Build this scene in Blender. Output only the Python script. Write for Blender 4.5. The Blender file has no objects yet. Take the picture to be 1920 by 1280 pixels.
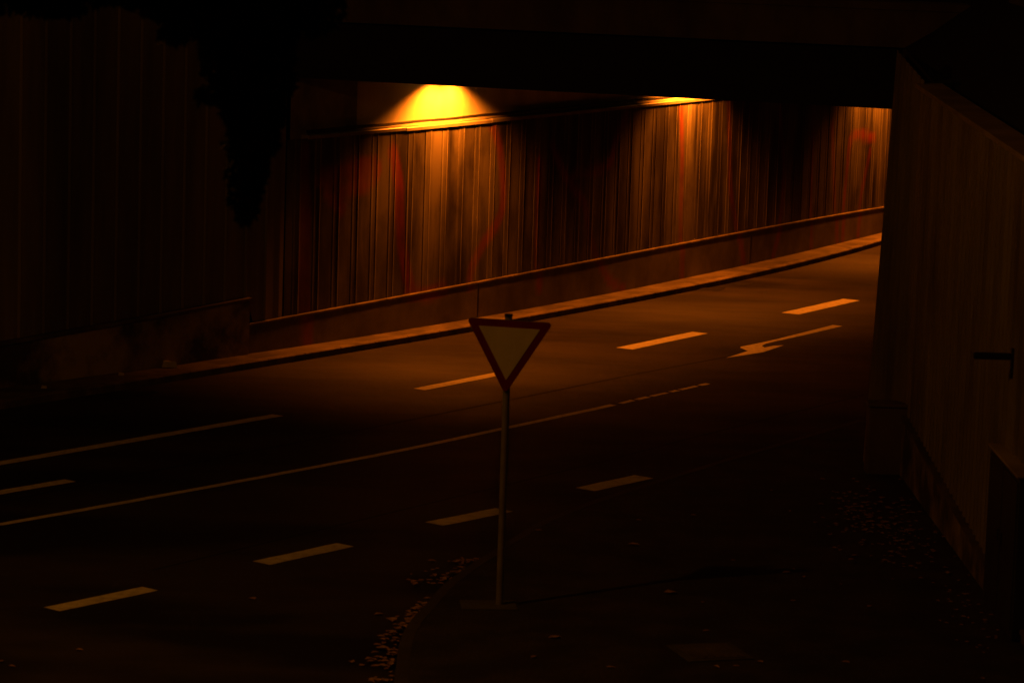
import bpy, math, random
from mathutils import Vector, Matrix
random.seed(7)
sc = bpy.context.scene
col = sc.collection
R = math.radians

# ---------------------------------------------------------------- camera
PITCH, ROLL, CH = R(8.0), R(1.85), 7.7
fw = Vector((0, math.cos(PITCH), -math.sin(PITCH)))
rt = Vector((1, 0, 0)); up = rt.cross(fw)
rt2 = rt*math.cos(ROLL) + up*math.sin(ROLL)
up2 = -rt*math.sin(ROLL) + up*math.cos(ROLL)
cd = bpy.data.cameras.new('camera'); cam = bpy.data.objects.new('camera', cd); col.objects.link(cam)
cam.matrix_world = Matrix(((rt2.x, up2.x, -fw.x, 0), (rt2.y, up2.y, -fw.y, 0), (rt2.z, up2.z, -fw.z, CH), (0, 0, 0, 1)))
cd.sensor_width = 36; cd.lens = 36*5700/1920; cd.clip_end = 1000; cd.clip_start = .5
cd.dof.use_dof = True; cd.dof.focus_distance = 54; cd.dof.aperture_fstop = 2.8
sc.camera = cam

# ---------------------------------------------------------------- night sky, exposure
w = bpy.data.worlds.new('World'); sc.world = w; w.use_nodes = True
nt = w.node_tree; bg = nt.nodes['Background']
sky = nt.nodes.new('ShaderNodeTexSky'); sky.sky_type = 'NISHITA'; sky.sun_disc = False
sky.sun_elevation = R(-6); sky.sun_rotation = R(200)
mx = nt.nodes.new('ShaderNodeMix'); mx.data_type = 'RGBA'; mx.inputs[0].default_value = .97
nt.links.new(sky.outputs[0], mx.inputs[6]); mx.inputs[7].default_value = (1, .30, .06, 1)   # sodium sky glow of the town
nt.links.new(mx.outputs[2], bg.inputs[0]); bg.inputs[1].default_value = .0078
sc.view_settings.view_transform = 'Standard'; sc.view_settings.look = 'None'
sc.view_settings.exposure = 0; sc.view_settings.gamma = 1
sc.cycles.max_bounces = 6

SODIUM = (1.0, .182, .006)
STREET = (1.0, .30, .012)
P_TUNNEL = 760.0
P_STREET = 46.0

# ---------------------------------------------------------------- road frame: s runs along the road, t across it towards the far wall
AZ = R(30); us, uc = math.sin(AZ), math.cos(AZ)
def P(s, t, z=0): return (us*s - uc*t, uc*s + us*t, z)
def ST(x, y): return (x*us + y*uc, -x*uc + y*us)
def clampfit(c, lo, hi):
    def f(s):
        q = min(max(s, lo), hi)
        v = 0; d = 0; n = len(c)-1
        for i, k in enumerate(c):
            v += k*q**(n-i)
            if n-i > 0: d += (n-i)*k*q**(n-i-1)
        return v + d*(s-q)
    return f
wall_t = clampfit([-5.6706536460781615e-05, 0.013045428269352951, -0.9072342198578757, 48.940980714206056], 38.5, 70)
kerb_t = clampfit([5.826787052121707e-05, -0.005784798795525267, 0.1024790177369602, 30.56433581217853], 38.2, 68)
ledge_z = lambda s: -0.00094*s*s + 0.10997*s - 2.31962
cope_z = lambda s: -0.00035*s*s + 0.04695*s + 2.3822
lledge_z = lambda s: .84 + max(0, (min(s, 42.2)-36.7))*.047 - max(0, 36.7-s)*.02

# ---------------------------------------------------------------- helpers
def prop(o, label=None, cat=None, group=None, kind=None):
    if label: o['label'] = label
    if cat: o['category'] = cat
    if group: o['group'] = group
    if kind: o['kind'] = kind
    return o
def root(name, loc, label, cat, group=None):
    o = bpy.data.objects.new(name, None); col.objects.link(o); o.location = loc; o.empty_display_size = .3
    return prop(o, label, cat, group)
def wloc(o):
    v = Vector((0, 0, 0))
    while o: v = v + o.location; o = o.parent
    return v
class MB:
    def __init__(s): s.v = []; s.f = []; s.a = []; s.m = []; s.e = []
    def add(s, vs, fs, a=None, mi=0):
        b = len(s.v); s.v += [tuple(p) for p in vs]; s.f += [tuple(b+i for i in q) for q in fs]
        s.a += (a if a else [0.0]*len(vs)); s.m += [mi]*len(fs); return s
    def box(s, c, d, rz=0, bev=0):
        hx, hy, hz = d[0]/2, d[1]/2, d[2]/2; ca, sa = math.cos(rz), math.sin(rz)
        if bev <= 0:
            pts = [(x, y, z) for z in (-hz, hz) for x, y in ((-hx, -hy), (hx, -hy), (hx, hy), (-hx, hy))]
            fs = [(3, 2, 1, 0), (4, 5, 6, 7), (0, 1, 5, 4), (1, 2, 6, 5), (2, 3, 7, 6), (3, 0, 4, 7)]
        else:
            b = min(bev, hx*.9, hy*.9, hz*.45); pts = []
            for z, i in ((-hz, b), (-hz+b, 0), (hz-b, 0), (hz, b)):
                X, Y = hx-i, hy-i
                pts += [(x, y, z) for x, y in ((-X+b, -Y), (X-b, -Y), (X, -Y+b), (X, Y-b), (X-b, Y), (-X+b, Y), (-X, Y-b), (-X, -Y+b))]
            fs = [tuple(range(7, -1, -1)), tuple(range(24, 32))]
            for k in range(3):
                for j in range(8): fs.append((k*8+j, k*8+(j+1) % 8, k*8+8+(j+1) % 8, k*8+8+j))
        return s.add([(c[0]+x*ca-y*sa, c[1]+x*sa+y*ca, c[2]+z) for x, y, z in pts], fs)
    def tube(s, pts, r, n=12, r2=None):
        ps = [Vector(p) for p in pts]; V = []; F = []
        for i, p in enumerate(ps):
            d = (ps[min(i+1, len(ps)-1)] - ps[max(i-1, 0)]).normalized()
            a = d.orthogonal().normalized() if i == 0 else (a - d*a.dot(d)).normalized()
            b = d.cross(a); q = r + ((r2 if r2 is not None else r)-r)*i/(len(ps)-1)
            V += [p + (a*math.cos(k*math.tau/n) + b*math.sin(k*math.tau/n))*q for k in range(n)]
        for i in range(len(ps)-1):
            for k in range(n): F.append((i*n+k, i*n+(k+1) % n, (i+1)*n+(k+1) % n, (i+1)*n+k))
        F.append(tuple(range(n-1, -1, -1))); F.append(tuple((len(ps)-1)*n+k for k in range(n)))
        return s.add(V, F)
    def grid(s, rows, a=None, flip=False):
        n = len(rows[0]); V = [p for r in rows for p in r]; F = []
        for i in range(len(rows)-1):
            for j in range(n-1):
                q = (i*n+j, i*n+j+1, (i+1)*n+j+1, (i+1)*n+j)
                F.append(q[::-1] if flip else q)
        return s.add(V, F, a)
    def prism(s, poly, z0, z1):
        n = len(poly); V = [(x, y, z0) for x, y in poly] + [(x, y, z1) for x, y in poly]
        return s.add(V, [tuple(range(n-1, -1, -1)), tuple(range(n, 2*n))] + [(i, (i+1) % n, n+(i+1) % n, n+i) for i in range(n)])
    def sweep(s, ss, prof):
        """prof(s) -> closed list of (t, z); swept along s with capped ends"""
        rows = [[P(q, t, z) for t, z in prof(q)] for q in ss]; n = len(rows[0])
        V = [p for r in rows for p in r]; F = []
        for i in range(len(rows)-1):
            for j in range(n): F.append((i*n+j, i*n+(j+1) % n, (i+1)*n+(j+1) % n, (i+1)*n+j))
        F.append(tuple(range(n-1, -1, -1))); F.append(tuple((len(rows)-1)*n+k for k in range(n)))
        return s.add(V, F)
    def build(s, name, mats, parent=None, smooth=False, attr=False):
        off = wloc(parent) if parent else Vector((0, 0, 0))
        me = bpy.data.meshes.new(name)
        me.from_pydata([(p[0]-off.x, p[1]-off.y, p[2]-off.z) for p in s.v], [], s.f)
        if not isinstance(mats, (list, tuple)): mats = [mats]
        for m in mats: me.materials.append(m)
        if len(mats) > 1: me.polygons.foreach_set('material_index', s.m)
        if smooth: me.polygons.foreach_set('use_smooth', [True]*len(me.polygons))
        if attr:
            at = me.attributes.new('paint', 'FLOAT', 'POINT'); at.data.foreach_set('value', s.a)
        if s.e:
            at = me.attributes.new('worn', 'FLOAT', 'POINT'); at.data.foreach_set('value', s.e)  # mask for the highlights painted on rib edges
        me.update()
        o = bpy.data.objects.new(name, me); col.objects.link(o)
        if parent: o.parent = parent
        return o
def frange(a, b, d):
    n = max(1, int(math.ceil((b-a)/d))); return [a+(b-a)*i/n for i in range(n+1)]

# ---------------------------------------------------------------- materials
def mat(name, c1, c2=None, scale=4, rough=.7, bump=0, bscale=60, stretch=(1, 1, 1), metal=0, grime=0, gstretch=(1, 1, .12), gscale=1.6,
        paint=None, spec=.5, rvar=0, fine=0, c_lo=.32, c_hi=.68, worn=None):
    m = bpy.data.materials.new(name); m.use_nodes = True; n = m.node_tree; N = n.nodes; L = n.links
    b = N['Principled BSDF']; b.inputs['Roughness'].default_value = rough; b.inputs['Metallic'].default_value = metal
    b.inputs['Specular IOR Level'].default_value = spec
    g = N.new('ShaderNodeNewGeometry')
    def noise(sc_, st, det=6, r=.6):
        mp = N.new('ShaderNodeMapping'); mp.inputs[3].default_value = st; L.new(g.outputs['Position'], mp.inputs[0])
        t = N.new('ShaderNodeTexNoise'); t.inputs['Scale'].default_value = sc_; t.inputs['Detail'].default_value = det
        t.inputs['Roughness'].default_value = r; L.new(mp.outputs[0], t.inputs['Vector']); return t.outputs[0]
    def ramp(src, a, c, v0=0, v1=1):
        r_ = N.new('ShaderNodeMapRange'); r_.inputs[1].default_value = a; r_.inputs[2].default_value = c
        r_.inputs[3].default_value = v0; r_.inputs[4].default_value = v1; L.new(src, r_.inputs[0]); return r_.outputs[0]
    def mix(f, a, c, mode='MIX'):
        x = N.new('ShaderNodeMix'); x.data_type = 'RGBA'; x.blend_type = mode
        if isinstance(f, (int, float)): x.inputs[0].default_value = f
        else: L.new(f, x.inputs[0])
        for i, q in ((6, a), (7, c)):
            if isinstance(q, tuple): x.inputs[i].default_value = q + (1,)
            else: L.new(q, x.inputs[i])
        return x.outputs[2]
    c2 = c2 or tuple(x*.75 for x in c1)
    base = mix(ramp(noise(scale, stretch), c_lo, c_hi), c1, c2)
    if fine: base = mix(ramp(noise(bscale, (1, 1, 1), 2, .5), .3, .7, 0, fine), base, (0, 0, 0))
    if paint:
        at = N.new('ShaderNodeAttribute'); at.attribute_name = 'paint'
        mu = N.new('ShaderNodeMath'); mu.operation = 'MULTIPLY'
        L.new(at.outputs['Fac'], mu.inputs[0]); L.new(ramp(noise(3.5, (1, 1, .5)), .25, .6, .45, 1), mu.inputs[1])
        base = mix(mu.outputs[0], base, paint)
    if grime:
        base = mix(ramp(noise(gscale, gstretch), .45, .72, 0, grime), base, (.018, .015, .012))
    if worn:  # blends in a paler colour as painted highlights along the ribs
        at = N.new('ShaderNodeAttribute'); at.attribute_name = 'worn'
        mu = N.new('ShaderNodeMath'); mu.operation = 'MULTIPLY'
        L.new(at.outputs['Fac'], mu.inputs[0]); L.new(ramp(noise(1.2, (1, 1, .8)), .35, .6, .2, 1), mu.inputs[1])
        base = mix(mu.outputs[0], base, worn)
    L.new(base, b.inputs['Base Color'])
    if rvar: L.new(ramp(noise(scale*.7, stretch), .3, .7, rough-rvar, rough+rvar), b.inputs['Roughness'])
    if bump:
        bp = N.new('ShaderNodeBump'); bp.inputs['Strength'].default_value = bump; bp.inputs['Distance'].default_value = .02
        L.new(noise(bscale, (1, 1, 1), 3), bp.inputs['Height']); L.new(bp.outputs[0], b.inputs['Normal'])
    return m
def glow(name, c, s):
    m = bpy.data.materials.new(name); m.use_nodes = True; b = m.node_tree.nodes['Principled BSDF']
    b.inputs['Emission Color'].default_value = c + (1,); b.inputs['Emission Strength'].default_value = s
    return m
RS = (1.25*us+.2, 1.0, 1)
M_road = mat('asphalt', (.062, .055, .049), (.017, .016, .015), spec=.2, c_lo=.41, c_hi=.59, scale=.42, rough=.72, bump=.5, bscale=45, rvar=.06, stretch=(.5, 1.2, 1), grime=.35, gscale=.8, gstretch=(.5, 1.2, 1), fine=.5)
M_side = mat('side_asphalt', (.060, .054, .048), (.026, .025, .023), c_lo=.4, c_hi=.6, scale=1.4, rough=.88, bump=.9, bscale=30, grime=.6, gscale=.8, gstretch=(1, 1, 1), fine=.55)
M_paint = mat('road_paint', (.86, .84, .78), (.70, .68, .62), scale=3, rough=.6, grime=.4, gscale=9, gstretch=(1, 1, 1), bump=.2, bscale=60)
M_joint = mat('tar_joint', (.026, .026, .025), (.02, .02, .02), scale=3, rough=.95, spec=.1)
M_kerb = mat('kerb_stone', (.22, .18, .145), (.11, .092, .075), c_lo=.4, c_hi=.6, scale=2.2, rough=.8, grime=.6, gscale=1.5, gstretch=(1, 1, 1), bump=.3)
M_kerb2 = mat('dark_kerb_stone', (.06, .056, .05), (.04, .037, .033), scale=2.2, rough=.85, grime=.5, gscale=1.5, gstretch=(1, 1, 1), bump=.3)
M_slab = mat('footway_concrete', (.17, .145, .12), (.085, .072, .06), c_lo=.4, c_hi=.6, scale=1.3, rough=.85, grime=.5, gscale=1.2, gstretch=(1, 1, 1), bump=.3)
M_panel = mat('panel_cladding', (.185, .172, .145), (.034, .031, .027), worn=(.46, .43, .37), c_lo=.4, c_hi=.62, scale=1.1, rough=.42, grime=.85, gscale=.75, gstretch=(1, 1, .7), stretch=(1.6, 1.6, .22), paint=(.42, .022, .012), rvar=.08)  # the pale second tone paints lamp highlights on cleaner rib edges
M_panel_b = mat('panel_weathered', (.26, .235, .20), (.16, .145, .125), scale=1.3, rough=.6, grime=.7, gscale=.7, stretch=(1.6, 1.6, .15))
M_rib = mat('ribbed_cladding', (.30, .275, .21), (.19, .175, .14), scale=1.7, rough=.6, grime=.6, gscale=1.3, gstretch=(1, 1, .3), stretch=(2.5, 2.5, .25))
M_plinth = mat('plinth_concrete', (.18, .16, .13), (.09, .08, .065), scale=1.1, rough=.85, grime=.7, gscale=.8, gstretch=(1, 1, .7), paint=(.36, .02, .012), bump=.3)
M_plinth2 = mat('stained_plinth', (.46, .38, .25), (.08, .07, .05), c_lo=.4, c_hi=.58, scale=.9, rough=.85, grime=.7, gscale=.8, gstretch=(1, 1, .5), bump=.3)
M_white = mat('white_wall_paint', (.78, .76, .70), (.66, .63, .57), scale=1.5, rough=.7, grime=.35, gscale=1.1, gstretch=(1, 1, .4))
M_shade_wall = mat('shade_painted_wall', (.42, .39, .34), (.20, .18, .15), scale=1.5, rough=.8, grime=.6, gscale=1.1, gstretch=(1, 1, .4))  # darker wall tone standing in for shade outside the lamp cone
M_cope = mat('coping_metal', (.45, .43, .38), (.33, .31, .28), scale=4, rough=.4, metal=.2, grime=.3)
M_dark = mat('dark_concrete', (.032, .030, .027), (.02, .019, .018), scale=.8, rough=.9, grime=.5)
M_beam = mat('beam_concrete', (.20, .17, .13), (.12, .10, .08), scale=.8, rough=.9, grime=.5, gstretch=(1, 1, .4))
M_cope2 = mat('wall_cap_stone', (.46, .38, .28), (.28, .23, .17), scale=1.1, rough=.7, grime=.5, gscale=.5)
M_steel = mat('galvanised_steel', (.36, .36, .34), (.26, .26, .25), scale=6, rough=.5, metal=.35, grime=.35, gscale=3)
M_black = mat('black_paint', (.016, .016, .016), scale=5, rough=.5)
M_cab = mat('cabinet_paint', (.035, .035, .032), (.022, .022, .02), scale=3, rough=.6, grime=.5)
M_signw = mat('sign_white_film', (.78, .75, .62), (.70, .68, .56), scale=5, rough=.42, grime=.12, gscale=5)
M_signr = mat('sign_red_film', (.22, .008, .012), (.17, .006, .01), scale=5, rough=.45)
M_bark = mat('bark', (.05, .04, .03), scale=7, rough=.95, bump=.8, bscale=25)
M_leaf = mat('tree_leaf', (.035, .05, .02), (.02, .03, .012), scale=5, rough=.8)
M_dry = mat('dry_leaf', (.52, .34, .19), (.20, .12, .06), scale=14, rough=.8)
M_soil = mat('soil', (.028, .024, .019), (.016, .014, .011), scale=2, rough=.95, bump=.6, bscale=20)
M_patch = mat('mossy_patch', (.10, .105, .05), (.05, .05, .03), scale=3, rough=.95, bump=.5)
M_iron = mat('cast_iron', (.12, .115, .09), (.07, .067, .055), scale=5, rough=.6, grime=.4, gscale=4)
M_litter = mat('pale_paper', (.55, .53, .5), scale=8, rough=.8)
M_tube = glow('sodium_tube', (1, .45, .06), 12)
M_lens = glow('street_lens', (1, .50, .10), 25)

# ---------------------------------------------------------------- ground, road, footway, kerbs
g = MB().add([(-260, -120, -.06), (260, -120, -.06), (260, 420, -.06), (-260, 420, -.06)], [(0, 1, 2, 3)]).build('ground', M_soil)
prop(g, 'dark ground around the underpass', kind='structure')

KI = [(-1.07, 26.0), (-1.07, 29.62), (-1.08, 31.18), (-1.01, 32.17), (-0.89, 32.87), (-0.73, 33.88), (-0.52, 34.75), (-0.22, 35.79), (.10, 36.85), (0.43, 37.86), (0.90, 38.9), (1.43, 39.91), (2.42, 41.62), (3.45, 43.37), (5.42, 46.65)]
def smooth_line(pts, n=6):
    out = []
    for i in range(len(pts)-1):
        p0 = pts[max(i-1, 0)]; p1 = pts[i]; p2 = pts[i+1]; p3 = pts[min(i+2, len(pts)-1)]
        for k in range(n):
            u = k/n
            out.append(tuple(.5*((2*b)+(-a+c)*u+(2*a-5*b+4*c-d)*u*u+(-a+3*b-3*c+d)*u**3) for a, b, c, d in zip(p0, p1, p2, p3)))
    return out + [pts[-1]]
KI = smooth_line(KI)
road = MB()
rows = []
for s in frange(-30, 150, 4):
    rows.append([P(s, t, 0) for t in (-6, 6, 12, 18, 22, 26, kerb_t(s)-.02)])
road.grid(rows)
road = prop(road.build('road', M_road), 'dark worn asphalt carriageway running into the underpass', kind='structure')
# kerb and narrow raised strip along the far wall
ss = frange(22, 92, 1.0)
k = MB()
ks = 22.0
while ks < 92:
    e = ks+.985
    k.sweep([ks, ks+.5, e], lambda q: [(kerb_t(q), -.05), (kerb_t(q)+.15, -.05), (kerb_t(q)+.15, .121), (kerb_t(q)+.018, .121), (kerb_t(q), .103)])
    ks += 1.0
prop(k.build('kerb', M_kerb), 'pale kerb stones below the far wall', kind='structure')
f = MB().grid([[P(q, kerb_t(q)+.15, .118), P(q, wall_t(q)+.3, .118)] for q in ss])
prop(f.build('footway', M_slab), 'narrow raised strip between kerb and far wall', kind='structure')
# kerb of the near island
k = MB(); i = 0
def offs(L_, d):
    out = []
    for i, p in enumerate(L_):
        a = L_[max(i-1, 0)]; b = L_[min(i+1, len(L_)-1)]; dx, dy = b[0]-a[0], b[1]-a[1]; l = math.hypot(dx, dy)
        out.append((p[0]+dy/l*d, p[1]-dx/l*d))
    return out
KO = offs(KI, .14); KB = offs(KI, .015)
k.grid([[(a[0], a[1], -.05) for a in KI], [(a[0], a[1], .082) for a in KI], [(b[0], b[1], .1) for b in KB], [(c[0], c[1], .1) for c in KO], [(c[0], c[1], -.05) for c in KO]], flip=True)
prop(k.build('kerb', M_kerb2), 'curved kerb round the near traffic island', kind='structure')
isl = MB()
far = [(6.5, a[1]) for a in KO]
isl.grid([[(c[0], c[1], .096) for c in KO], [((c[0]*2+6.5)/3, c[1], .098) for c in KO], [((c[0]+13)/3, c[1], .097) for c in KO], [(6.5, c[1], .096) for c in KO]], flip=True)
prop(isl.build('pavement', M_side), 'dark side pavement between kerb and ribbed wall', kind='structure')

# road markings
def strip_mark(s0, t0, s1, t1, wdt, name='lane_marking', skew=0, z=.004, m=None, parent=None, wob=0):
    """thin painted strip with slightly worn edge"""
    mbx = MB(); L_ = math.hypot(s1-s0, t1-t0); n = max(2, int(L_/.25)); ds, dt = (s1-s0)/L_, (t1-t0)/L_
    a = []; b = []
    for i in range(n+1):
        q = L_*i/n; r1 = random.uniform(-wob, wob); r2 = random.uniform(-wob, wob)
        a.append(P(s0+ds*q-dt*(wdt/2+r1), t0+dt*q+ds*(wdt/2+r1), z)); b.append(P(s0+ds*q+dt*(wdt/2+r2), t0+dt*q-ds*(wdt/2+r2), z))
    mbx.grid([b, a]); return mbx.build(name, m or M_paint, parent or road)
for s0, t0, s1, t1, wd in ((26.0, 27.25, 37.95, 26.0, .22), (25.9, 25.95, 31.75, 25.09, .22), (41.55, 25.70, 44.35, 25.56, .24), (48.05, 25.40, 50.95, 25.33, .33), (54.75, 25.24, 57.75, 25.24, .38)):
    strip_mark(s0, t0, s1, t1, wd, wob=.006)
strip_mark(60.8+.4, 25.25, 64.6, 25.27, .38, wob=.006)
for s0, t0, s1, t1 in ((18.9, 21.75, 20.55, 21.45), (22.3, 21.12, 23.9, 20.82), (25.72, 20.56, 27.2, 20.33), (29.1, 20.13, 30.6, 19.93), (32.38, 19.75, 33.75, 19.52), (35.68, 19.38, 37.05, 19.2)):
    strip_mark(s0, t0, s1, t1, .25+max(0, s0-26)*.008, 'block_marking', wob=.008)
# long solid line, breaking into worn pieces at its far end
SL = [(15.0, 26.2), (22, 25.0), (28.92, 23.94), (31.85, 23.5), (35.26, 23.06), (37.18, 22.87), (39.36, 22.72), (42.3, 22.52), (45.43, 22.36)]
SL = smooth_line(SL, 8)
def path_strip(pts, wd, name, mt, z=.004, wob=.006):
    m_ = MB(); a = []; b = []
    for i, p in enumerate(pts):
        A_ = pts[max(i-1, 0)]; B_ = pts[min(i+1, len(pts)-1)]; l = math.hypot(B_[0]-A_[0], B_[1]-A_[1]); ds, dt = (B_[0]-A_[0])/l, (B_[1]-A_[1])/l
        r1 = random.uniform(-wob, wob)
        a.append(P(p[0]-dt*(wd/2+r1), p[1]+ds*(wd/2+r1), z)); b.append(P(p[0]+dt*(wd/2-r1), p[1]-ds*(wd/2-r1), z))
    m_.grid([b, a]); return m_.build(name, mt, road)
main = [p for p in SL if p[0] <= 42.35]; path_strip(main, .13, 'edge_line', M_paint)
q = 42.5
for ln, gp in ((.42, .10), (.38, .10), (.5, .12), (.22, .09), (.55, .10), (.28, .1)):
    if q+ln > 45.5: break
    tt = lambda s: 22.52 - (s-42.3)*.0515
    strip_mark(q, tt(q), q+ln, tt(q+ln), .10, 'edge_line', wob=.012); q += ln+gp
path_strip([(24, 25.2), (32, 24.75), (39.24, 24.2), (42.28, 24.0), (45.64, 23.78), (48.6, 23.5)], .05, 'tar_joint', M_joint, .003)
path_strip([(28, 20.9), (37.72, 20.22), (40.41, 20.13), (46.05, 19.82)], .03, 'tar_joint', M_joint, .003)
AR = [(53.76, 23.66), (53.77, 23.87), (52.45, 23.85), (51.12, 23.84), (50.44, 23.86), (49.76, 23.90), (49.62, 23.84), (49.36, 23.56), (48.28, 23.47), (49.12, 23.33), (49.41, 23.28), (50.51, 23.38), (50.33, 23.50), (49.98, 23.52), (50.15, 23.66), (50.47, 23.73), (50.93, 23.72), (52.08, 23.68)]
ar = MB(); V = [P(a, b, .004) for a, b in AR]
# head, barb and shaft as separate convex pieces of one painted arrow
ar.add(V, [(8, 9, 7), (9, 10, 13, 7), (10, 11, 12, 13), (7, 13, 6), (13, 14, 5, 6), (14, 15, 4, 5), (15, 16, 3, 4), (16, 17, 2, 3), (17, 0, 1, 2)])
ar = ar.build('arrow_marking', M_paint, road)

# ---------------------------------------------------------------- graffiti strokes on the far wall (s, z)
STK = [([(43.68, 3.5), (43.72, 2.44), (43.73, 1.31), (43.83, 0.13)], .17), ([(44.11, 3.0), (44.78, 3.1), (45.62, 3.2)], .20), ([(44.71, 2.75), (45.48, 2.9), (45.71, 3.1)], .20), ([(44.34, 2.77), (44.73, 2.47)], .16),
 ([(46.19, 3.4), (46.42, 2.75), (46.49, 1.97), (46.69, 1.27), (46.91, .81)], .16), ([(46.79, .79), (47.39, .72), (47.91, .78)], .15),
 ([(49.37, 3.84), (49.68, 3.37), (49.85, 2.76), (49.85, 2.04), (49.23, 1.48), (48.88, 1.1), (48.81, .75)], .13), ([(51.21, 2.99), (51.2, 1.95), (51.21, 1.12), (51.29, .48)], .11),
 ([(51.66, 3.28), (52.23, 2.62), (53.03, 2.04), (53.37, 1.27), (54.04, .45), (54.77, .14)], .11), ([(54.71, 3.73), (54.28, 3.26), (53.98, 2.74), (52.55, 2.6)], .11),
 ([(57.24, 3.74), (57.39, 2.66), (57.44, 1.52), (57.55, .14)], .11), ([(59.67, 3.81), (59.84, 2.76), (60.0, 1.81), (60.44, .95), (60.83, .15)], .12), ([(62.63, 3.57), (62.97, 2.34), (63.02, 1.12), (62.51, .16)], .12),
 ([(64.82, 3.48), (64.81, 2.24), (64.9, .98), (64.93, .15)], .10), ([(66.1, 3.0), (66.5, 1.12), (66.71, .14)], .11), ([(67.4, 2.6), (67.15, 1.07), (67.09, .15)], .11), ([(69.21, 2.51), (67.61, 2.66), (67.31, 2.09)], .14), ([(68.9, 2.2), (68.38, 1.12), (68.2, .19)], .11)]
def sl(pts): return smooth_line(pts, 5) if len(pts) > 2 else pts
STK = [(sl(p), wd) for p, wd in STK]
SEG = []
for pts, wd in STK:
    for a, b in zip(pts[:-1], pts[1:]): SEG.append((a, b, wd))
def paint(s, z):
    v = 0
    for (a, b), (c, d), wd in SEG:
        if abs(s-a) > 1.6: continue
        dx, dy = c-a, d-b; l = dx*dx+dy*dy; u = max(0, min(1, ((s-a)*dx+(z-b)*dy)/l)) if l else 0
        e = math.hypot(s-a-dx*u, z-b-dy*u)
        v = max(v, min(1, max(0, (wd*.85+.05-e)/.09)))
    return v*(.62 if z < ledge_z(s) else .42)

# ---------------------------------------------------------------- the far wall inside the underpass
SEAM0, PER, S_A, S_B = 43.94, .545, 43.17, 86.0
W = root('cladded_wall', P(60, wall_t(60)+.1, .118), 'long grimy wall of upright ribbed panels with red graffiti, lit by sodium lamps inside the underpass', 'wall')
PROF = [(0, .03), (.012, .0), (.03, -.001), (.07, 0), (.115, -.001), (.15, -.002), (.16, -.0055), (.172, -.0075), (.184, -.0055), (.195, -.001), (.235, 0), (.29, 0), (.345, 0), (.40, 0), (.455, 0), (.505, 0), (.53, 0), (.533, .035)]
cols = []
kk = int((S_A-SEAM0)/PER)-1
while SEAM0+kk*PER < S_B:
    jit = random.uniform(-.003, .003); bd = random.uniform(-.0012, .0012); tl = random.uniform(-.002, .002)
    for o_, d_ in PROF:
        s_ = SEAM0+kk*PER+o_+(jit if .14 < o_ < .21 else 0)
        if S_A <= s_ <= S_B: cols.append((s_, d_+bd+(o_-.27)*tl*2 if d_ < .03 else d_))
    kk += 1
NZ = 26
rows = []; att = []
for i in range(NZ+1):
    r = []
    for s_, d_ in cols:
        z0, z1 = ledge_z(s_)+.005, cope_z(s_)-.03; z = z0+(z1-z0)*i/NZ
        r.append(P(s_, wall_t(s_)+d_, z)); att.append(paint(s_, z))
    rows.append(r)
pm = MB().grid(rows, att)
rib_highlight = [(1.0 if -.01 < ((c_[0]-SEAM0) % PER)-.172 < .01 else .55 if abs(((c_[0]-SEAM0) % PER)-.03) < .003 else 0.0)*random.choice((.35, .6, .8, 1)) for c_ in cols]  # painted highlight streaks on rib ridges and seam lips, varied per column
pm.e = rib_highlight*(NZ+1)
pm.build('rib_panels', M_panel, W, attr=True)
# plinth: front face with paint, top ledge
ss = frange(42.22, S_B, .12); rows = []; att = []
for zz in (0, .15, .3, .45, .6, .75, .9, 1.0):
    r = []
    for s_ in ss:
        z = .10+(ledge_z(s_)-.045-.10)*zz; r.append(P(s_, wall_t(s_)-.04, z)); att.append(paint(s_, z))
    rows.append(r)
pl = MB().grid(rows, att)
s0 = ss[0]; pl.add([P(s0, wall_t(s0)-.04, .1), P(s0, wall_t(s0)+.3, .1), P(s0, wall_t(s0)+.3, ledge_z(s0)), P(s0, wall_t(s0)-.04, ledge_z(s0)-.045)], [(0, 1, 2, 3)])
pl.build('plinth', M_plinth, W, attr=True)
MB().sweep(frange(42.25, S_B, .8), lambda q: [(wall_t(q)-.048, ledge_z(q)-.045), (wall_t(q)+.05, ledge_z(q)-.045), (wall_t(q)+.05, ledge_z(q)+.004), (wall_t(q)-.045, ledge_z(q)-.012), (wall_t(q)-.048, ledge_z(q)-.02)]).build('ledge', M_kerb, W)
for sj in (49.05, 61.15):
    MB().sweep([sj-.02, sj+.02], lambda q: [(wall_t(q)-.046, .122), (wall_t(q)-.03, .122), (wall_t(q)-.03, ledge_z(q)-.05), (wall_t(q)-.046, ledge_z(q)-.05)]).build('expansion_joint', M_black, W)
# coping in lengths, with a cable conduit above
cp = MB(); q0 = 43.75
while q0 < S_B:
    q1 = min(q0+2.98+random.uniform(-.3, .3), S_B); dz = random.uniform(-.008, .008)
    cp.sweep([q0, (q0+q1)/2, q1-.02], lambda q: [(wall_t(q)-.022, cope_z(q)-.055+dz), (wall_t(q)+.14, cope_z(q)-.055+dz), (wall_t(q)+.14, cope_z(q)+.02+dz), (wall_t(q)-.012, cope_z(q)+.010+dz), (wall_t(q)-.022, cope_z(q)-.004+dz)])
    q0 = q1
cp.build('coping', M_cope, W)
MB().tube([P(q, wall_t(q)+.05, cope_z(q)+.085+.006*math.sin(q*3.1)) for q in frange(43.8, S_B, .45)], .028, 8).build('conduit', M_black, W)
up_ = MB().grid([[P(q, wall_t(q)+.14, cope_z(q)-.06), P(q, wall_t(q)+.14, 4.4), P(q, wall_t(q)+.14, 5.4)] for q in frange(45.3, S_B, .5)])
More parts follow.
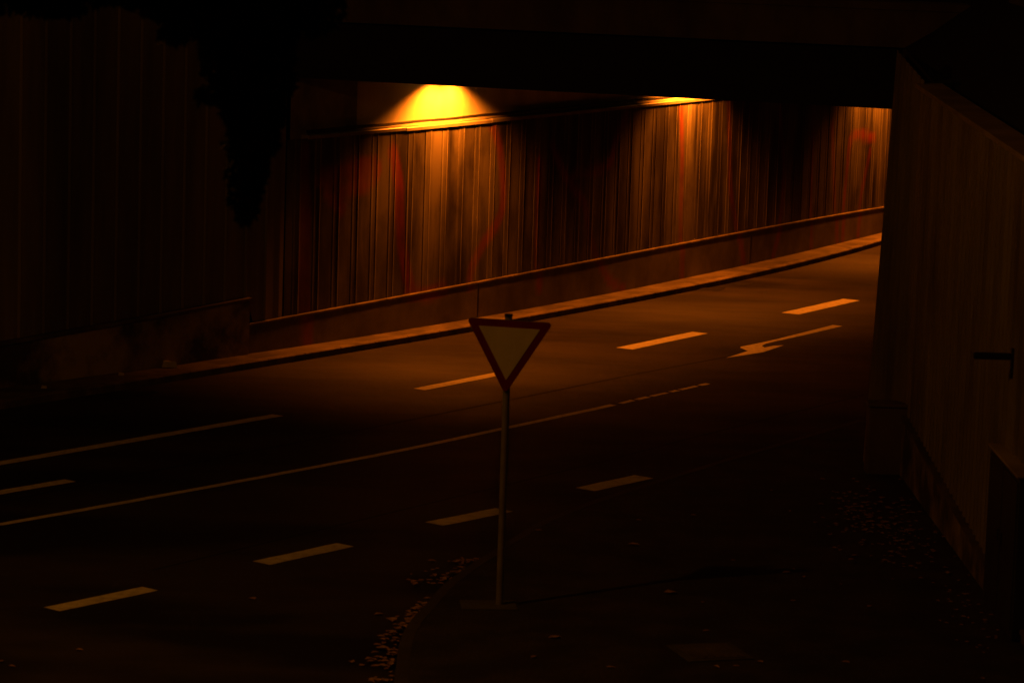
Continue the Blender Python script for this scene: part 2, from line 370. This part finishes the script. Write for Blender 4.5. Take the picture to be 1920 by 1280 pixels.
MB().grid([[P(q, wall_t(q)+.139, cope_z(q)-.06), P(q, wall_t(q)+.139, 4.4), P(q, wall_t(q)+.139, 5.4)] for q in frange(43.45, 45.3, .37)]).build('shade_toned_wall', M_shade_wall, W)  # upper wall left of the first lamp, its shade put into the colour
up_.build('upper_wall', M_white, W)
MB().sweep(frange(43.45, S_B, 2), lambda q: [(wall_t(q)+.145, -.05), (wall_t(q)+.6, -.05), (wall_t(q)+.6, 5.3), (wall_t(q)+.145, 5.3)]).build('wall_core', M_dark, W)

# ---------------------------------------------------------------- retaining wall to the left of the underpass mouth
L2 = root('retaining_wall', P(36, wall_t(36)+.1, .118), 'tall dark retaining wall of wide upright panels on a stained plinth, left of the underpass mouth', 'wall')
cols = []; kk = 0
while True:
    s_ = 41.1 - .50 + .512*5 - .512*kk
    if s_ < 22: break
    for o_, d_ in ((.5, 0), (.40, .0), (.25, .004), (.06, 0), (.05, -.018), (.035, -.028), (.018, -.018), (.008, 0), (0, .025)):
        if s_+o_ < 43.14: cols.append((s_+o_, d_))
    kk += 1
cols.sort(); cols.append((43.165, 0.01))
rows = [[P(s_, wall_t(s_)-.008+d_, lledge_z(s_)+.006+(6.6-lledge_z(s_))*i/12) for s_, d_ in cols] for i in range(13)]
for j_, (s_, d_) in enumerate(cols):
    if s_ > 42.2: rows[0][j_] = P(s_, wall_t(s_)-.008+d_, ledge_z(s_)+.004)
MB().grid(rows).build('panels', M_panel_b, L2)
MB().sweep(frange(22, 42.2, .6), lambda q: [(wall_t(q)-.09, .08), (wall_t(q)+.5, .08), (wall_t(q)+.5, lledge_z(q)-.05), (wall_t(q)-.09, lledge_z(q)-.05)]).build('plinth', M_plinth2, L2)
MB().sweep(frange(22, 42.23, .6), lambda q: [(wall_t(q)-.12, lledge_z(q)-.05), (wall_t(q)+.3, lledge_z(q)-.05), (wall_t(q)+.3, lledge_z(q)+.005), (wall_t(q)-.12, lledge_z(q)-.008)]).build('ledge', M_slab, L2)
MB().sweep(frange(22, 43.1, 1), lambda q: [(wall_t(q)-.06, 6.6), (wall_t(q)+.6, 6.6), (wall_t(q)+.6, 6.75), (wall_t(q)-.06, 6.75)]).build('coping', M_dark, L2)
MB().sweep(frange(22, 43.1, 2), lambda q: [(wall_t(q)+.05, -.05), (wall_t(q)+.6, -.05), (wall_t(q)+.6, 6.59), (wall_t(q)+.05, 6.59)]).build('wall_core', M_dark, L2)
# raised ground behind the walls
bk = MB()
bk.sweep(frange(20, 43.3, 4), lambda q: [(wall_t(q)+.62, -.05), (wall_t(q)+40, -.05), (wall_t(q)+40, 8.5), (wall_t(q)+.62, 6.4)])
prop(bk.build('embankment', M_soil), 'dark raised ground behind the left wall', kind='structure')

# ---------------------------------------------------------------- bridge over the road
FA = (43.35, 28.98); FB = (45.15, 19.26)                # foot of the front face in (s, t)
def fas(t, d=0): return FA[0]+(FB[0]-FA[0])*(FA[1]-t)/(FA[1]-FB[1]) + d
BR = root('road_bridge', P(60, 24, 4.8), 'low black concrete bridge crossing above the carriageway', 'bridge')
def beam(name, t0, t1, prof, m):
    """prof: closed list of (ds, z) across the face; extruded along t"""
    rows = [[P(fas(t, ds), t, z) for ds, z in prof] for t in frange(t0, t1, 1.5)]; n = len(prof); V = [p for r in rows for p in r]; F = []
    for i in range(len(rows)-1):
        for j in range(n): F.append((i*n+j, i*n+(j+1) % n, (i+1)*n+(j+1) % n, (i+1)*n+j))
    F.append(tuple(range(n-1, -1, -1))); F.append(tuple((len(rows)-1)*n+k_ for k_ in range(n)))
    return MB().add(V, F).build(name, m, BR)
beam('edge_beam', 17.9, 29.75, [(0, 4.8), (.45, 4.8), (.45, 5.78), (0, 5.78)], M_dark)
beam('parapet', 17.6, 30.2, [(-.22, 5.79), (.3, 5.79), (.3, 6.42), (-.22, 6.38)], M_beam)
beam('parapet_cap', 17.6, 30.2, [(-.26, 6.385), (.34, 6.425), (.34, 6.52), (-.26, 6.50)], M_beam)
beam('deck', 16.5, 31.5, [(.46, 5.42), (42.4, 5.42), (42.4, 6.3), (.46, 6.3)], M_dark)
for i_ in range(3):
    z = 6.78+.30*i_
    MB().tube([P(fas(17.7), 17.7, z), P(fas(30.1), 30.1, z)], .022, 8).build('rail', M_steel, BR)
tt_ = 17.8
while tt_ < 30.1:
    MB().box(P(fas(tt_), tt_, 6.95), (.05, .05, .9), AZ).build('railing_post', M_steel, BR); tt_ += 1.75

# ---------------------------------------------------------------- right abutment and ribbed wall beside the pavement
AB = root('bridge_abutment', (5.3, 42.9, 0), 'dark square concrete pier carrying the right end of the bridge', 'pier')
c0 = (5.42, 43.3); e0 = ST(*c0)
pts = [(5.06, 42.27), (5.66, 42.27)]
far_ = [(e0[0]+44, e0[1]-.8), (e0[0]+44, e0[1]-1.6)]
pl_ = [c0, (6.4, 43.3), P(*far_[1])[:2], P(*far_[0])[:2]]
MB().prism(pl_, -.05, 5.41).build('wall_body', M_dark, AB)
A0, A1 = (5.08, 42.95), (5.575, 42.02); fd = ((A1[0]-A0[0]), (A1[1]-A0[1])); fl = math.hypot(*fd); nx, ny = -fd[1]/fl*-1, fd[0]/fl*-1
cc = []; u_ = 0.0
while u_ < fl-.03:
    for o_, d_ in ((0, 0), (.07, 0), (.085, .02), (.125, .02)): cc.append((min(u_+o_, fl), d_))
    u_ += .14
rws = [[(A0[0]+.034*z_*(1-a_/fl)+fd[0]/fl*a_+nx*d_, A0[1]+fd[1]/fl*a_+ny*d_, z_*(1-.065*a_/fl)) for a_, d_ in cc] for z_ in (.0, 1.5, 3.0, 4.5, 5.98)]
MB().grid(rws).build('corner_cladding', M_rib, AB)
fp = [(5.22, 43.05), (5.72, 42.18), (6.1, 42.3), (6.1, 43.6), (5.24, 43.6)]
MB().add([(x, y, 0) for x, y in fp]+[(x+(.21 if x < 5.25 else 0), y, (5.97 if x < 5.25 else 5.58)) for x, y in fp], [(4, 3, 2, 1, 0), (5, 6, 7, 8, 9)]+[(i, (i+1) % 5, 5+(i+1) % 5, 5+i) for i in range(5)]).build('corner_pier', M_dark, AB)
MB().box((5.37, 42.12, .56), (.70, .34, .98), 0, .02).build('pier_foot', M_beam, AB)
MB().box((5.37, 42.11, 1.072), (.74, .38, .05), 0, .01).build('pier_ledge', M_beam, AB)

RW = root('ribbed_wall', (5.63, 36, .09), 'brownish finely ribbed wall with stained concrete foot beside the dark pavement', 'wall')
xw = lambda y: 5.557+(42.27-y)*.0105
cz = lambda y: 5.56-.036*(44.0-y)
pz = lambda y: max(.16, 1.0+(y-42.66)*.0716)
rows = []; ys = []
y = 24.0
while y < 42.03:
    for o_, d_ in ((0, 0), (.14, 0), (.165, -.03), (.245, -.03)): ys.append((y+o_, d_ + random.uniform(-.002, .002)))
    y += .27
for i in range(9):
    rows.append([(xw(y)+d_, y, pz(y)+.01+(cz(y)-.02-pz(y))*i/8) for y, d_ in ys])
MB().grid(rows, flip=True).build('ribs', M_rib, RW)
def ysweep(y0, y1, prof, name, m, parent, n=24):
    rows = [[(xw(y)+a, y, b) for a, b in prof(y)] for y in [y0+(y1-y0)*i/n for i in range(n+1)]]; k_ = len(rows[0]); V = [p for r in rows for p in r]; F = []
    for i in range(n):
        for j in range(k_): F.append((i*k_+j, (i+1)*k_+j, (i+1)*k_+(j+1) % k_, i*k_+(j+1) % k_))
    F.append(tuple(range(k_))); F.append(tuple(n*k_+q for q in range(k_-1, -1, -1)))
    return MB().add(V, F).build(name, m, parent)
ysweep(24, 42.0, lambda y: [(-.07, .05), (.3, .05), (.3, pz(y)-.05), (-.07, pz(y)-.05)], 'plinth', M_plinth2, RW)
ysweep(24, 42.0, lambda y: [(-.09, pz(y)-.05), (.3, pz(y)-.05), (.3, pz(y)+.006), (-.09, pz(y)-.008)], 'ledge', M_slab, RW)
ysweep(24, 42.27, lambda y: [(-.09, cz(y)), (.28, cz(y)), (.28, cz(y)+.07), (-.09, cz(y)+.06)], 'coping', M_cope2, RW)
ysweep(24, 42.27, lambda y: [(.02, -.05), (.27, -.05), (.27, cz(y)-.01), (.02, cz(y)-.01)], 'wall_core', M_dark, RW)
# ground rising behind it, and its upper kerb
rows = [[(xw(y)+.29, y, cz(y)-.12), (xw(y)+1.0, y, cz(y)+.35), (xw(y)+1.8, y, 6.55-.02*(42-y)), (14, y, 6.9), (60, y, 7.2)] for y in (10, 20, 25, 30, 35, 40, 46, 60)]
prop(MB().grid(rows, flip=True).build('embankment', M_soil), 'dark slope above the ribbed wall', kind='structure')
UK = root('border_kerb', (xw(36)+1.9, 36, 6.4), 'faint concrete border along the top of the slope above the ribbed wall', 'border')
MB().add([(xw(y)+a, y, 6.5-.02*(42-y)+b) for y in (18, 46) for a, b in ((1.78, 0), (1.98, 0), (1.98, .22), (1.78, .22))], [(0, 1, 2, 3), (7, 6, 5, 4), (0, 4, 5, 1), (1, 5, 6, 2), (2, 6, 7, 3), (3, 7, 4, 0)]).build('stone', M_beam, UK)

# cabinet and bracket on the ribbed wall
y0, y1 = 32.05, 34.1; xc = xw(33)
CB = root('utility_cabinet', (xc-.12, 33.1, .1), 'dark steel utility cabinet with pale top edge against the ribbed wall', 'cabinet')
MB().box((xc-.09, 33.08, 1.0), (.16, 2.0, 1.78), 0, .012).build('body', M_cab, CB)
MB().box((xc-.10, 33.08, 1.905), (.21, 2.06, .03), 0, .008).build('lid', M_cope2, CB)
for yy in (32.59, 33.57):
    d_ = MB().box((xc-.176, yy, 1.02), (.014, .93, 1.62), 0, .004).build('door', M_cab, CB)
    MB().box((xc-.19, yy+(.36 if yy < 33 else -.36), 1.05), (.012, .03, .14), 0, .004).build('handle', M_black, d_)
BK = root('wall_bracket', (xw(33.7), 33.7, 2.75), 'black steel bracket arm sticking out of the ribbed wall above the cabinet', 'bracket')
MB().box((xw(33.7)-.045, 33.7, 2.90), (.03, .08, .34), 0, .006).build('wall_plate', M_black, BK)
MB().box((xw(33.7)-.27, 33.7, 2.975), (.42, .07, .075), 0, .01).build('arm', M_black, BK)

# ---------------------------------------------------------------- yield sign
SX, SY = -.045, 33.0
SG = root('yield_sign', (SX, SY, .098), 'red bordered white triangular yield sign, point down, on a slim grey pole on the island', 'sign')
MB().tube([(SX, SY, .09), (SX, SY, 3.335)], .041, 20).build('pole', M_steel, SG, smooth=False)
MB().tube([(SX, SY, 3.335), (SX, SY, 3.365)], .046, 20).build('pole_cap', M_black, SG)
MB().box((SX-.12, SY-.02, .105), (.62, .42, .03), .1, .01).build('footing', M_patch, SG)
def tri(side, rad, cx, cz_, y_, tilt):
    h = side*math.sqrt(3)/2; V = [(-side/2, h/3), (side/2, h/3), (0, -2*h/3)]
    V = [(a*(1-rad*2/side*1.0), b*(1-rad*2/side*1.0)) for a, b in V]; out = []
    for i, (a, b) in enumerate(V):
        st_ = (90, -30, -150)[i]
        st_ = {0: 210, 1: 90, 2: -30}[i]
        for k_ in range(7):
            an = R(st_-120*k_/6) if i != 0 else R(210-120*k_/6)
            out.append((a+rad*math.cos(an), b+rad*math.sin(an)))
    ct, s_ = math.cos(tilt), math.sin(tilt)
    return [(cx+a*ct-b*s_, y_, cz_+a*s_+b*ct) for a, b in out]
TC = (SX+.005, 3.03); TL = R(-1.9)
def trimesh(side, rad, ya, yb):
    a = tri(side, rad, TC[0], TC[1], ya, TL); b = tri(side, rad, TC[0], TC[1], yb, TL); n = len(a)
    return MB().add(a+b, [tuple(range(n)), tuple(range(2*n-1, n-1, -1))] + [(i, n+i, n+(i+1) % n, (i+1) % n) for i in range(n)])
YF = SY-.060
pnl = trimesh(.905, .035, YF, YF+.014).build('sign_plate', M_steel, SG)
trimesh(.893, .032, YF-.004, YF-.001).build('red_border', M_signr, SG)
trimesh(.665, .006, YF-.0085, YF-.0045).build('white_face', M_signw, SG)
for zz in (3.10, 2.72):
    MB().box((SX, SY, zz), (.13, .10, .04), 0, .01).build('clamp', M_steel, SG)

# ---------------------------------------------------------------- lamps in the underpass
def lamp_light(name, loc, power, parent, size=150, blend=.12, rad=.05, color=SODIUM, rot=(0, 0, 0)):
    ld = bpy.data.lights.new(name, 'SPOT'); ld.energy = power; ld.color = color; ld.spot_size = R(size); ld.spot_blend = blend; ld.shadow_soft_size = rad
    o = bpy.data.objects.new(name, ld); col.objects.link(o); o.parent = parent; o.location = Vector(loc)-wloc(parent); o.rotation_euler = rot
    return o
LAB = ['brightest sodium lamp hidden under the bridge edge, left one, over the yellow patch of wall', 'sodium lamp hidden under the bridge, middle one of the row along the wall', 'sodium lamp hidden under the bridge, farthest right one beside the abutment']
for i, sl_ in enumerate((47.85, 57.6, 69.0)):
    tl_ = wall_t(sl_)+.14-.48; zl = 4.80
    T = root('tunnel_lamp', P(sl_, tl_, zl), LAB[i], 'lamp', 'sodium lamps along the underpass wall')
    MB().box(P(sl_, tl_, zl+.13), (.26, 1.2, .12), -AZ, .02).build('housing', M_black, T)
    MB().box(P(sl_, tl_-.145, zl+.055), (.012, 1.2, .15), -AZ).build('shield', M_black, T)
    for ds in (-.28, .28):
        MB().tube([P(sl_+ds-.09, tl_, zl+.04), P(sl_+ds+.09, tl_, zl+.04)], .02, 8).build('lamp_tube', M_tube, T)
        lamp_light('lamp_light', P(sl_+ds, tl_, zl), P_TUNNEL*(1, 1.15, 1.35)[i], T, 134, .6)
    MB().box(P(sl_, tl_, zl+.29), (.06, .06, .22), -AZ).build('hanger', M_steel, T)

# ---------------------------------------------------------------- street lamp behind the left edge of the view (casts the sign's shadow)
HX, HY, HZ = -6.55, 27.7, 10.0
SLP = root('street_lamp', (-7.9, 24.3, 0), 'tall steel street lamp with long arm beside the slip road', 'street lamp')
MB().tube([(-7.9, 24.3, 0), (-7.9, 24.3, 5), (-7.9, 24.3, 9.6)], .11, 16, .06).build('mast', M_steel, SLP)
MB().tube([(-7.9, 24.3, 9.4), (-7.8, 24.6, 9.95), (-7.4, 25.5, 10.18), (HX-.15, HY-.35, 10.2)], .04, 10, .03).build('arm', M_steel, SLP)
MB().box((HX, HY, HZ+.16), (.34, .75, .16), -.37, .05).build('lamp_head', M_steel, SLP)
MB().box((HX, HY, HZ+.07), (.24, .45, .03), -.37, .01).build('lens', M_lens, SLP)
lamp_light('lamp_light', (HX, HY, HZ), P_STREET*10, SLP, 176, .15, .12, STREET)

# ---------------------------------------------------------------- vegetation
def leaf(mb, c, sz, r=random):
    a = Vector((r.gauss(0, 1), r.gauss(0, 1), r.gauss(0, 1))).normalized(); b = a.orthogonal().normalized()
    b = (Matrix.Rotation(r.uniform(0, 6.28), 3, a) @ b); d = a.cross(b); c = Vector(c)
    l, w_ = sz*r.uniform(.7, 1.3), sz*r.uniform(.3, .5)
    mb.add([c-b*l, c+d*w_-b*l*.1+a*w_*.4, c+b*l, c-d*w_-b*l*.1+a*w_*.4], [(0, 1, 2), (0, 2, 3)])
def cloud(mb, c, rad, n, sz, r):
    for _ in range(n):
        while True:
            v = Vector((r.uniform(-1, 1), r.uniform(-1, 1), r.uniform(-1, 1)))
            if v.length < 1 and r.random() < .35+.65*v.length: break
        leaf(mb, (c[0]+v.x*rad[0], c[1]+v.y*rad[1], c[2]+v.z*rad[2]), sz, r)
rr = random.Random(11)
TY = 20.0; K = TY/5700.0*1.0
def pix(px, py, y=TY): return ((px-960)/5700*y, y, CH-(py+160)/5700*y*1.0)
TR = root('overhanging_tree', (-5.6, 19.0, 0), 'black tree leaning in from the left with a bough hanging before the wall', 'tree')
MB().tube([(-5.6, 19, -.05), (-5.5, 19.1, 3), (-5.2, 19.4, 6), (-4.6, 19.8, 8), (-3.8, 20, 9.2)], .24, 12, .10).build('trunk', M_bark, TR)
MB().tube([(-4.9, 19.6, 7.3), (-3.6, 19.9, 8.3), (-2.4, 20, 8.2), (-1.85, 20, 7.4), pix(458, 250), pix(455, 400)], .09, 8, .01).build('limb', M_bark, TR)
MB().tube([(-4.4, 19.8, 8.1), (-3.0, 20.3, 8.6), (-1.2, 20.5, 8.4), (0.1, 20.5, 8.1)], .07, 8, .015).build('limb', M_bark, TR)
cr = MB()
# the hanging bough
for px, py, rx, rz, n in ((470, -40, 120, 80, 1500), (474, 40, 84, 62, 1500), (468, 105, 70, 60, 1500), (468, 165, 66, 55, 1400), (464, 225, 58, 50, 1100), (460, 275, 48, 45, 900), (454, 325, 38, 42, 600), (450, 372, 28, 36, 400), (455, 408, 17, 20, 120),
                          (388, 120, 26, 50, 180), (372, 192, 18, 12, 60), (398, 60, 60, 40, 450), (398, 180, 22, 40, 160), (312, 82, 24, 18, 130), (345, 58, 50, 30, 300), (300, 36, 50, 22, 220), (560, 20, 70, 60, 500),
                          (60, 5, 90, 50, 800), (180, -5, 90, 40, 700), (-40, 0, 90, 60, 400), (240, -5, 70, 42, 500), (330, -10, 90, 60, 700), (90, 45, 50, 14, 120), (580, -30, 60, 60, 300)):
    c = pix(px, py); cloud(cr, c, (rx/5700*TY, .55, rz/5700*TY), int(n*.9), .055, rr)
for cx, cy, cz_, rx, rz, n in ((-3.6, 20, 8.6, 1.6, .9, 2600), (-5.2, 19.3, 9.6, 2.2, 1.4, 2200), (-1.6, 20.2, 8.3, 1.3, .7, 1800), (-3.4, 18.8, 10.2, 2.2, 1.2, 1600)):
    cloud(cr, (cx, cy, cz_), (rx, 1.3, rz), n, .08, rr)
cr.build('crown', M_leaf, TR)

# hedge along the top of the left wall, bushes on the right slope
def hedge(name, label, fn, n, sz, seed):
    r = random.Random(seed); h = MB()
    for _ in range(n): leaf(h, fn(r), sz, r)
    o = h.build(name, M_leaf); return prop(o, label, 'hedge')
def f1(r):
    s_ = r.uniform(30, 43); b = 1+.35*math.sin(s_*2.1)+.2*math.sin(s_*5.3)
    return P(s_, wall_t(s_)+.5+r.gauss(0, .35), 6.6+abs(r.gauss(0, .45))*b)
hedge('hedge', 'ragged black hedge along the top of the left retaining wall', f1, 5000, .07, 3)
def f2(r):
    y = r.uniform(24, 46); b = 1+.3*math.sin(y*1.9)
    return (xw(y)+2.9+r.gauss(0, .4), y, 6.7+abs(r.gauss(0, .5))*b)
hedge('hedge', 'black hedge on top of the slope above the ribbed wall', f2, 5000, .07, 4)

# ---------------------------------------------------------------- fallen leaves and litter
def dry_leaf(mb, x, y, z, sz, r):
    a = r.uniform(0, 6.28); ca, sa = math.cos(a), math.sin(a); w_ = sz*r.uniform(.5, .8); cu = sz*r.uniform(.15, .5)
    loc = [(-sz, 0, .3*cu), (-.4*sz, .8*w_, cu), (.3*sz, w_, .8*cu), (sz, 0, .5*cu), (.3*sz, -w_, cu), (-.4*sz, -.8*w_, .7*cu), (0, 0, 0)]
    mb.add([(x+p*ca-q_*sa, y+p*sa+q_*ca, z+.004+h_) for p, q_, h_ in loc], [(6, i, (i+1) % 6) for i in range(6)])
rl = random.Random(21)
def pile(name, label, fn, n, s0, s1):
    mb = MB()
    for _ in range(n):
        x, y, z = fn(rl); dry_leaf(mb, x, y, z, rl.uniform(s0, s1), rl)
    o = mb.build(name, M_dry); return prop(o, label, kind='stuff')
def gut(r):
    i = r.random(); 
    if i < .62:
        y = r.choice((29.9, 30.5, 31.0, 31.5, 31.9, 32.4, 32.75, 33.2))+r.gauss(0, .13); m_ = .13 if y < 32 else .06
    elif i < .86: y = r.gauss(34.75, .22); m_ = .24
    else: y = r.gauss(35.5, .16); m_ = .2
    # nearest kerb x
    x = None
    for a, b in zip(KI[:-1], KI[1:]):
        if a[1] <= y <= b[1]: x = a[0]+(b[0]-a[0])*(y-a[1])/(b[1]-a[1]); break
    if x is None: x = -1.05
    return (x-.03-abs(r.gauss(0, m_)), y, r.uniform(0, .035))
pile('leaf_litter', 'dry leaves drifted along the curved kerb of the island', gut, 190, .02, .06)
def rp(r): return (4.75+r.gauss(0, .33), 38.4+r.gauss(0, 1.3), .1+r.uniform(0, .03))
pile('leaf_litter', 'scattered dry leaves on the pavement by the foot of the ribbed wall', rp, 240, .02, .05)
def rp2(r): return (5.15+r.gauss(0, .22), 34.5+r.gauss(0, 2.2), .1+r.uniform(0, .02))
pile('leaf_litter', 'thin line of dry leaves against the ribbed wall near the cabinet', rp2, 70, .02, .04)
LV = [(-2.82, 33.36), (-1.37, 32.78), (-1.22, 32.54), (-1.32, 31.42), (-1.25, 31.2), (-1.55, 30.6), (-1.43, 30.49), (-1.29, 30.5), (-1.16, 30.36), (-4.38, 30.75), (-5.09, 30.16), (-4.95, 29.98), (1.69, 38.09), (1.57, 36.51), (2.41, 38.52), (3.57, 40.44), (4.35, 41.36), (2.74, 35.82), (1.9, 33.9), (2.24, 33.49), (3.28, 33.72), (4.12, 33.55), (2.2, 32.12), (0.56, 31.58), (0.33, 30.68), (1.12, 30.36), (2.21, 30.5), (2.42, 30.59), (2.68, 30.79), (3.33, 35.19), (3.42, 35.39), (3.58, 30.91), (3.51, 34.99), (4.26, 36.3), (0.41, 37.24)]
for i, (x, y) in enumerate(LV):
    z = .098 if x > -.5 else .0
    big = i in (2, 4, 13, 18, 23)
    mb = MB(); dry_leaf(mb, 0, 0, 0, (.085 if big else rl.uniform(.035, .06)), rl)
    o = mb.build('fallen_leaf', M_dry); o.location = (x, y, z)
    if z: prop(o, 'single dry leaf lying apart on the dark pavement around the yield sign', 'leaf', 'loose leaves on the pavement')
    else: prop(o, 'single dry leaf lying apart on the carriageway in front of the kerb', 'leaf', 'loose leaves on the road')
for (x, y), lb in (((-5.63, 49.6), 'small pale crumpled carton on the raised strip below the left wall'), ((-6.3, 48.6), 'small scrap of paper by the left wall plinth'), ((-7.3, 47.02), 'small pale scrap at the left end of the wall strip')):
    q = root('litter', (x, y, .118), lb, 'litter'); big = 'carton' in lb
    sz = .13 if big else .045
    MB().add([(x-sz, y-.05, .118), (x+sz, y-.04, .118), (x+sz*.9, y+.06, .12), (x-sz, y+.05, .118), (x-sz*.8, y-.04, .118+sz*.7), (x+sz*.8, y-.03, .118+sz*.8), (x+sz*.7, y+.05, .118+sz*.6), (x-sz*.9, y+.04, .118+sz*.9)],
             [(3, 2, 1, 0), (4, 5, 6, 7), (0, 1, 5, 4), (1, 2, 6, 5), (2, 3, 7, 6), (3, 0, 4, 7)]).build('crumpled_paper', M_litter, q)
# road damage and drain cover
def blob(mb, x, y, z, rx, ry, rz, h, seed):
    r = random.Random(seed); n = 22; V = [(x, y, z+h)]; 
    for kx, hh in ((.6, .7), (1.0, 0)):
        for i in range(n):
            a = i*math.tau/n; q_ = kx*(1+.22*math.sin(a*3+seed)+r.uniform(-.12, .12)); p, o_ = rx*q_*math.cos(a), ry*q_*math.sin(a)
            V.append((x+p*math.cos(rz)-o_*math.sin(rz), y+p*math.sin(rz)+o_*math.cos(rz), z+h*hh))
    F = [(0, 1+i, 1+(i+1) % n) for i in range(n)] + [(1+i, 1+n+i, 1+n+(i+1) % n, 1+(i+1) % n) for i in range(n)]
    mb.add(V, F)
for x, y, rx, ry, sd in ((4.2, 63.7, .40, .22, 1), (4.9, 64.75, .30, .18, 2), (-6.0, 47.4, .45, .25, 3)):
    mb = MB(); blob(mb, x, y, .004, rx, ry, .9, .022, sd); mb.build('tar_patch', M_joint, road)
MHr = root('drain_cover', (2.18, 31.15, .1), 'dull square cast iron drain cover set in the dark pavement', 'drain cover')
MB().box((2.18, 31.15, .1), (.72, .72, .022), .3, .004).build('frame', M_patch, MHr)
cv = MB().box((2.18, 31.15, .113), (.58, .58, .01), .3, .003)
for i in range(6):
    o_ = -.22+.088*i; cv.box((2.18+o_*math.cos(.3), 31.15+o_*math.sin(.3), .1205), (.03, .5, .008), .3)
cv.build('lid', M_iron, MHr)
